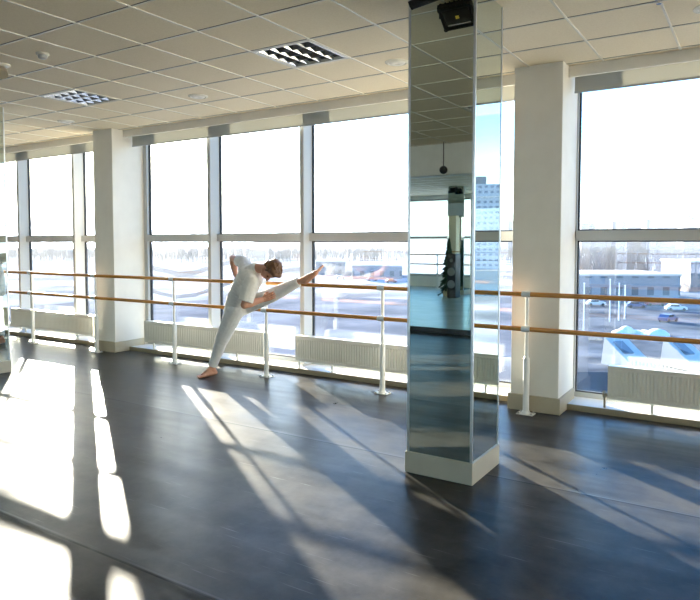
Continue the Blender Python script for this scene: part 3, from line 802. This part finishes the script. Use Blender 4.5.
FC = facade('blue glazed tower', (.40, .43, .46), (.13, .16, .20), 1.7, 1.5)
FD = facade('low glazed hall', (.20, .22, .25), (.05, .07, .09), 4.0, 4.4)
roofm = mat('roof plant', (.16, .17, .18), .8)
roofsnow = mat('roof snow', (.55, .51, .47), .8, 0, 0)

def block(px0, px1, ytop, dist, label, fac, name='apartment_building', dep=18, cap=True, zt=None, group='buildings on the skyline'):
    """a block standing on the ground about dist metres away"""
    a = at(px0, 300, GZ); b = at(px1, 300, GZ)
    da = V((a.x, a.y, 0)); db = V((b.x, b.y, 0))
    fwd = V((-math.sin(YAW), math.cos(YAW), 0))
    pa = da * (dist / da.dot(fwd)); pb = db * (dist / db.dot(fwd))
    top = zt if zt is not None else EYE + (243.1 - ytop) / FPX * dist
    c = (pa + pb) / 2; w = (pb - pa).length
    t = thing(name, label, 'building', (c.x, c.y, GZ), group)
    ux = (pb - pa).normalized(); uy = V((-ux.y, ux.x, 0))
    def bb(nm, m, x0, x1, y0, y1, z0, z1):
        bm = NB(); box(bm, x0, x1, y0, y1, z0, z1)
        o = obj(nm, bm, m); o.parent = t
        return o
    t.rotation_euler = (0, 0, math.atan2(ux.y, ux.x))
    H = top - GZ
    bb('block', fac, -w / 2, w / 2, 0, dep, 0, H)
    bb('roof', roofsnow, -w / 2 - .3, w / 2 + .3, -.3, dep + .3, H, H + .5)
    if cap:
        k = random.uniform(-.2, .2); bb('lift_house', roofm, w * (k - .12), w * (k + .12), dep * .3, dep * .7, H + .5, H + 3.2)
    return t
block(580, 594, 223.5, 900, 'far pale apartment tower, first from the left on the right-hand skyline', FA)
block(611, 624, 221.5, 850, 'far apartment tower second from the left on the right-hand skyline', FB)
block(645, 655, 219.5, 950, 'far slim apartment tower in the middle of the right-hand skyline', FA)
block(682, 694, 217.5, 800, 'far grey apartment tower, tallest on the right-hand skyline', FB)
block(576, 612, 229, 1000, 'far low apartment slab at the left of the right-hand skyline', FA, cap=False)
block(624, 660, 227, 980, 'far low apartment slab in the middle of the right-hand skyline', FA, cap=False)
block(656, 705, 226, 960, 'far low apartment slab at the right end of the skyline', FB, cap=False)
block(574, 680, 276, 165, 'long low glazed hall with a snowy roof beyond the right-hand window', FD, 'hall', dep=25, cap=False, group=None)
block(690, 760, 262, 190, 'pinkish low building at the right edge beyond the hall', facade('pink block', (.20, .165, .16), (.07, .08, .10), 3, 3.2), 'office_building', cap=False, group=None)
block(316, 345, 262, 300, 'blue-grey shed on the snow beyond the window right of the dancer', FB, 'shed', dep=30, cap=False, group=None)
block(352, 402, 266, 260, 'low snowy-roofed depot beyond the window right of the dancer', FD, 'depot', dep=40, cap=False, group=None)
block(498, 516, 221, 880, 'far block on the skyline just left of the right off-white column', FA)
# tower reflected in the right face of the near mirror
t = thing('tower_block', 'tall blue-grey tower with rooftop plant, seen in the side of the near mirrored column', 'building', (66, 175, GZ))
t.rotation_euler = (0, 0, rad(-22))
for nm, m_, q in (('block', FC, (-11.5, 9.5, 0, 18, 0, 27.5)), ('upper_block', FC, (-8, 6.5, 2, 16, 27.5, 31.5)), ('lift_house', roofm, (-3, 3, 5, 12, 31.5, 34.0)), ('roof', roofsnow, (-11.8, 9.8, -.3, 18.3, 27.5, 27.9)), ('plinth', roofsnow, (-13, 12, -6, 0, 0, 7))):
    bm = NB(); box(bm, *q); o = obj(nm, bm, m_); o.parent = t
bm = NB(); tube(bm, [(2, 8, 34), (2, 8, 38)], .15, 6); o = obj('mast', bm, roofm); o.parent = t

# lamp posts and flag poles outside the right window
def pole(px, y0, y1, dist, label):
    a = at(px, 300); fwd = V((-math.sin(YAW), math.cos(YAW), 0)); d = V((a.x, a.y, 0)); p = d * (dist / d.dot(fwd))
    z1 = EYE + (243.1 - y0) / FPX * dist
    t = thing('flag_pole', label, 'flag pole', (p.x, p.y, GZ), 'white poles outside the right window')
    bm = NB(); tube(bm, [(p.x, p.y, GZ + .061), (p.x, p.y, z1)], [.12, .08], 8); obj('shaft', bm, M['white_metal'], t)
    bm = NB(); ball(bm, (p.x, p.y, z1 + .1), .14, sub=2); obj('cap', bm, M['white_metal'], t)
for px, y0, d, l in ((584, 284, 105, 'first white pole from the left outside the right-hand window'), (610, 280, 118, 'second white pole from the left outside the right-hand window'),
                     (619, 284, 120, 'third white pole from the left outside the right-hand window'), (625, 286, 122, 'fourth white pole from the left outside the right-hand window')):
    pole(px, y0, 0, d, l)

# roof wedges with a skylight just below the right window
def wedge(px, py, dist, w, label):
    a = at(px, 300); fwd = V((-math.sin(YAW), math.cos(YAW), 0)); d = V((a.x, a.y, 0)); p = d * (dist / d.dot(fwd))
    z0 = EYE + (243.1 - py) / FPX * dist
    t = thing('roof_skylight', label, 'skylight', (p.x, p.y, z0), 'snowy roof skylights below the right window')
    t.rotation_euler = (0, 0, YAW + .35)
    bm = NB()
    v = [bm.verts.new(q) for q in ((-w / 2, -2.6, 0), (w / 2, -2.6, 0), (w / 2, 1.2, 0), (-w / 2, 1.2, 0), (-w / 2, .9, 2.1), (w / 2, .9, 2.1))]
    for f in ((0, 1, 5, 4), (1, 2, 5), (0, 4, 3), (2, 3, 4, 5), (0, 3, 2, 1)): bm.faces.new([v[k] for k in f])
    o = obj('hood', bm, roofsnow); o.parent = t
    bm = NB()
    dv = V((0, 3.5, 2.1)).normalized(); nv = V((0, -2.1, 3.5)).normalized(); o0 = V((0, -2.6, 0))
    q = [o0 + V((sx * .42 - .25, 0, 0)) + dv * s for sx, s in ((-1, 2.0), (1, 2.0), (1, 3.4), (-1, 3.4))]
    lo = [bm.verts.new(c) for c in q]; hi = [bm.verts.new(c + nv * .12) for c in q]
    bm.faces.new(hi)
    for k in range(4): bm.faces.new((lo[k], lo[(k + 1) % 4], hi[(k + 1) % 4], hi[k]))
    o = obj('window', bm, FD); o.parent = t
# annex roof that carries them
a0 = at(560, 372, -8.0); a1 = at(760, 372, -8.0); b0 = at(560, 338, -8.0); b1 = at(760, 338, -8.0)
t = thing('annex', 'lower annex roof with two skylight hoods close below the right-hand window', 'building', (a0.x, a0.y, GZ))
bm = NB()
lo = [bm.verts.new((p.x, p.y, GZ + .061)) for p in (a0, a1, b1, b0)]; hi = [bm.verts.new((p.x, p.y, -8.0)) for p in (a0, a1, b1, b0)]
bm.faces.new(hi)
for k in range(4): bm.faces.new((lo[k], lo[(k + 1) % 4], hi[(k + 1) % 4], hi[k]))
obj('walls', bm, noisy(mat('annex roof', rough=.9, spec=0.0), (.05, .062, .08), (.14, .16, .19), .25, detail=5), t)
wedge(624, 366, 49, 2.0, 'left one of two snowy skylight hoods on the annex roof')
wedge(684, 367, 49, 2.0, 'right one of two snowy skylight hoods on the annex roof')

# parked cars and a heap of cleared snow
def car(px, py, rot, col, label):
    p = at(px, py)
    t = thing('car', label, 'car', (p.x, p.y, GZ + .062), 'cars parked outside'); t.rotation_euler = (0, 0, rot)
    bm = NB()
    prof = [(-2.1, .35), (-2.1, .85), (-1.75, .95), (-1.25, 1.42), (.35, 1.42), (1.0, .98), (2.0, .82), (2.12, .35)]
    L = [bm.verts.new((x, -.86, z)) for x, z in prof]; R_ = [bm.verts.new((x, .86, z)) for x, z in prof]
    bm.faces.new(L); bm.faces.new(R_[::-1])
    for k in range(len(prof)): bm.faces.new((L[k], L[(k + 1) % len(prof)], R_[(k + 1) % len(prof)], R_[k]))
    o = obj('car_body', bm, col); o.parent = t
    bm = NB()
    for s_ in (-.88, .87): box(bm, -1.3, .4, s_, s_ + .01, .98, 1.34)
    box(bm, .62, .66, -.7, .7, 1.02, 1.3)
    o = obj('car_window', bm, M['lampglass']); o.parent = t
    for x in (-1.3, 1.35):
        for y in (-.8, .8):
            bm = NB(); tube(bm, [(x, y - .1, .34), (x, y + .1, .34)], .34, 14); o = obj('wheel', bm, M['black']); o.parent = t
cw = mat('white car paint', (.55, .56, .58), .3); cr = mat('red car paint', (.30, .05, .05), .3); cb_ = mat('blue car paint', (.06, .10, .22), .3)
car(596, 306, .4, cw, 'white car parked beside the second white pole outside the right-hand window')
car(636, 308, .4, cb_, 'dark blue car parked right of the white poles outside the right-hand window')
car(655, 306, .4, cr, 'red car parked right of the white poles outside the right-hand window')
car(676, 311, .4, cw, 'white car parked near the right picture edge')
car(668, 322, 1.2, cb_, 'dark blue car driving on the car park near the right picture edge')
car(340, 279, .8, cw, 'white car parked by the blue-grey shed beyond the dancer')
car(372, 281, .8, cb_, 'dark blue car parked before the low depot')
car(391, 283, .8, cr, 'red car parked before the low depot')
p_ = at(640, 336, GZ)
bm = NB()
for k in range(14): ball(bm, (p_.x + random.uniform(-3, 3), p_.y + random.uniform(-2, 2), GZ + .1), (random.uniform(1, 2), random.uniform(1, 2), random.uniform(.6, 1.5)), sub=2)
tag(obj('snow_heap', bm, mat('heaped snow', (.80, .76, .72), .9, 0, 0), None, True), 'heap of cleared white snow behind the skylight hoods', 'snow heap')

# winter trees: nobody could count them
bm = NB()
def twig_tree(p, h):
    for k in range(9):
        a = random.uniform(0, 2 * PI); s_ = random.uniform(.05, .28) * h
        b = V((p.x, p.y, GZ + h * random.uniform(.15, .4))); e = V((p.x + math.cos(a) * s_, p.y + math.sin(a) * s_, GZ + h * random.uniform(.75, 1)))
        tube(bm, [b, e], [h * .022, h * .008], 3, False)
    tube(bm, [(p.x, p.y, GZ), (p.x, p.y, GZ + h)], [h * .03, h * .01], 3, False)
for k in range(2200):
    px = random.uniform(-60, 1000); D = random.uniform(470, 780)
    a = at(px, 300); fwd = V((-math.sin(YAW), math.cos(YAW), 0)); d = V((a.x, a.y, 0)); p = d * (D / d.dot(fwd))
    twig_tree(p, random.uniform(6, 12))
tag(obj('tree_belt', bm, mat('bare trees', (.20, .17, .15), .9)), 'hazy belt of bare winter trees along the horizon', 'trees', kind='stuff')
# bushes nearer on the right
bm = NB()
for k in range(260):
    px = random.uniform(574, 760); D = random.uniform(215, 330)
    a = at(px, 300); d = V((a.x, a.y, 0)); p = d * (D / d.dot(fwd)); twig_tree(p, random.uniform(6, 11))
tag(obj('tree_grove', bm, mat('bare grove', (.23, .18, .16), .9)), 'bare brown grove behind the low hall, seen through the right-hand window', 'trees', kind='stuff')
# hills
bm = NB()
for k in range(40):
    x = -1500 + k * 60; tube(bm, [(x, 1900 + 60 * math.sin(k), GZ), (x + 5, 1900 + 60 * math.sin(k), GZ + 24 + 10 * math.sin(k * 1.7))], [120, 10], 10)
struct(obj('hills', bm, mat('wooded hill', (.26, .27, .30), .9)))

# winter haze lying over the town
hz = bpy.data.materials.new('winter haze'); hz.use_nodes = True; hz.node_tree.nodes.clear()
ho = nd(hz, 'ShaderNodeOutputMaterial'); hv = nd(hz, 'ShaderNodeVolumeScatter'); hv.inputs['Density'].default_value = 0.00016; hv.inputs['Anisotropy'].default_value = 0.35
lk(hz, hv.outputs[0], ho.inputs['Volume'])
bm = NB(); box(bm, -1500, 880, 30, 2150, GZ - .5, 45); struct(obj('haze', bm, hz))
# ------------------------------------------------------------------ light
EL = rad(11.8)
sd = bpy.data.lights.new('sun', 'SUN'); sd.energy = 36.0; sd.angle = rad(0.6); sd.color = (1.0, 0.90, 0.74)
so = bpy.data.objects.new('sun', sd); C.objects.link(so)
Ldir = V((0.822 * math.cos(EL), -0.569 * math.cos(EL), -math.sin(EL)))
so.rotation_euler = Ldir.to_track_quat('-Z', 'Y').to_euler(); so.location = (-30, 25, 12)
w = bpy.data.worlds.new('sky'); S.world = w; w.use_nodes = True
nt = w.node_tree; bg = nt.nodes['Background']
sk = nt.nodes.new('ShaderNodeTexSky'); sk.sky_type = 'NISHITA'; sk.sun_disc = False; sk.sun_elevation = EL; sk.sun_rotation = rad(-55.3)
sk.air_density = 1.0; sk.dust_density = 0.5; sk.ozone_density = 1.5
hs_ = nt.nodes.new('ShaderNodeHueSaturation'); hs_.inputs['Saturation'].default_value = 1.5
nt.links.new(sk.outputs[0], hs_.inputs['Color']); mu_ = nt.nodes.new('ShaderNodeMix'); mu_.data_type = 'RGBA'; mu_.blend_type = 'MULTIPLY'; mu_.inputs['Factor'].default_value = 1.0
mu_.inputs['B'].default_value = (0.80, 0.95, 1.22, 1)          # cold winter air
gc_ = nt.nodes.new('ShaderNodeNewGeometry'); sx_ = nt.nodes.new('ShaderNodeSeparateXYZ'); nt.links.new(gc_.outputs['Incoming'], sx_.inputs[0])
mr_ = nt.nodes.new('ShaderNodeMapRange'); mr_.inputs['From Min'].default_value = -0.16; mr_.inputs['From Max'].default_value = 0.0
mr_.inputs['To Min'].default_value = 0.0; mr_.inputs['To Max'].default_value = 0.9; nt.links.new(sx_.outputs['Z'], mr_.inputs['Value'])
bw_ = nt.nodes.new('ShaderNodeHueSaturation'); bw_.inputs['Saturation'].default_value = 0.1; nt.links.new(hs_.outputs[0], bw_.inputs['Color'])
hz_ = nt.nodes.new('ShaderNodeMix'); hz_.data_type = 'RGBA'; nt.links.new(mr_.outputs[0], hz_.inputs['Factor']); nt.links.new(hs_.outputs[0], hz_.inputs['A']); nt.links.new(bw_.outputs[0], hz_.inputs['B'])
nt.links.new(hz_.outputs['Result'], mu_.inputs['A']); nt.links.new(mu_.outputs['Result'], bg.inputs[0]); bg.inputs[1].default_value = 0.70

# ------------------------------------------------------------------ camera
cd = bpy.data.cameras.new('camera'); cam = bpy.data.objects.new('camera', cd); C.objects.link(cam)
cd.sensor_fit = 'HORIZONTAL'; cd.sensor_width = 36; cd.lens = FPX * 36 / 700
cd.shift_y = -(300 - CYP) / 700; cd.clip_end = 6000; cd.clip_start = 0.05
cam.location = (0, 0, EYE); cam.rotation_euler = (rad(90) - PIT, 0, YAW)
S.camera = cam
S.view_settings.view_transform = 'Standard'; S.view_settings.look = 'None'; S.view_settings.gamma = 1.0
S.view_settings.exposure = 0.45; S.view_settings.use_curve_mapping = False
S.cycles.max_bounces = 12; S.cycles.diffuse_bounces = 5; S.cycles.glossy_bounces = 6; S.cycles.transparent_max_bounces = 24
S.cycles.sample_clamp_indirect = 8.0; S.cycles.caustics_reflective = True
S.cycles.use_denoising = True
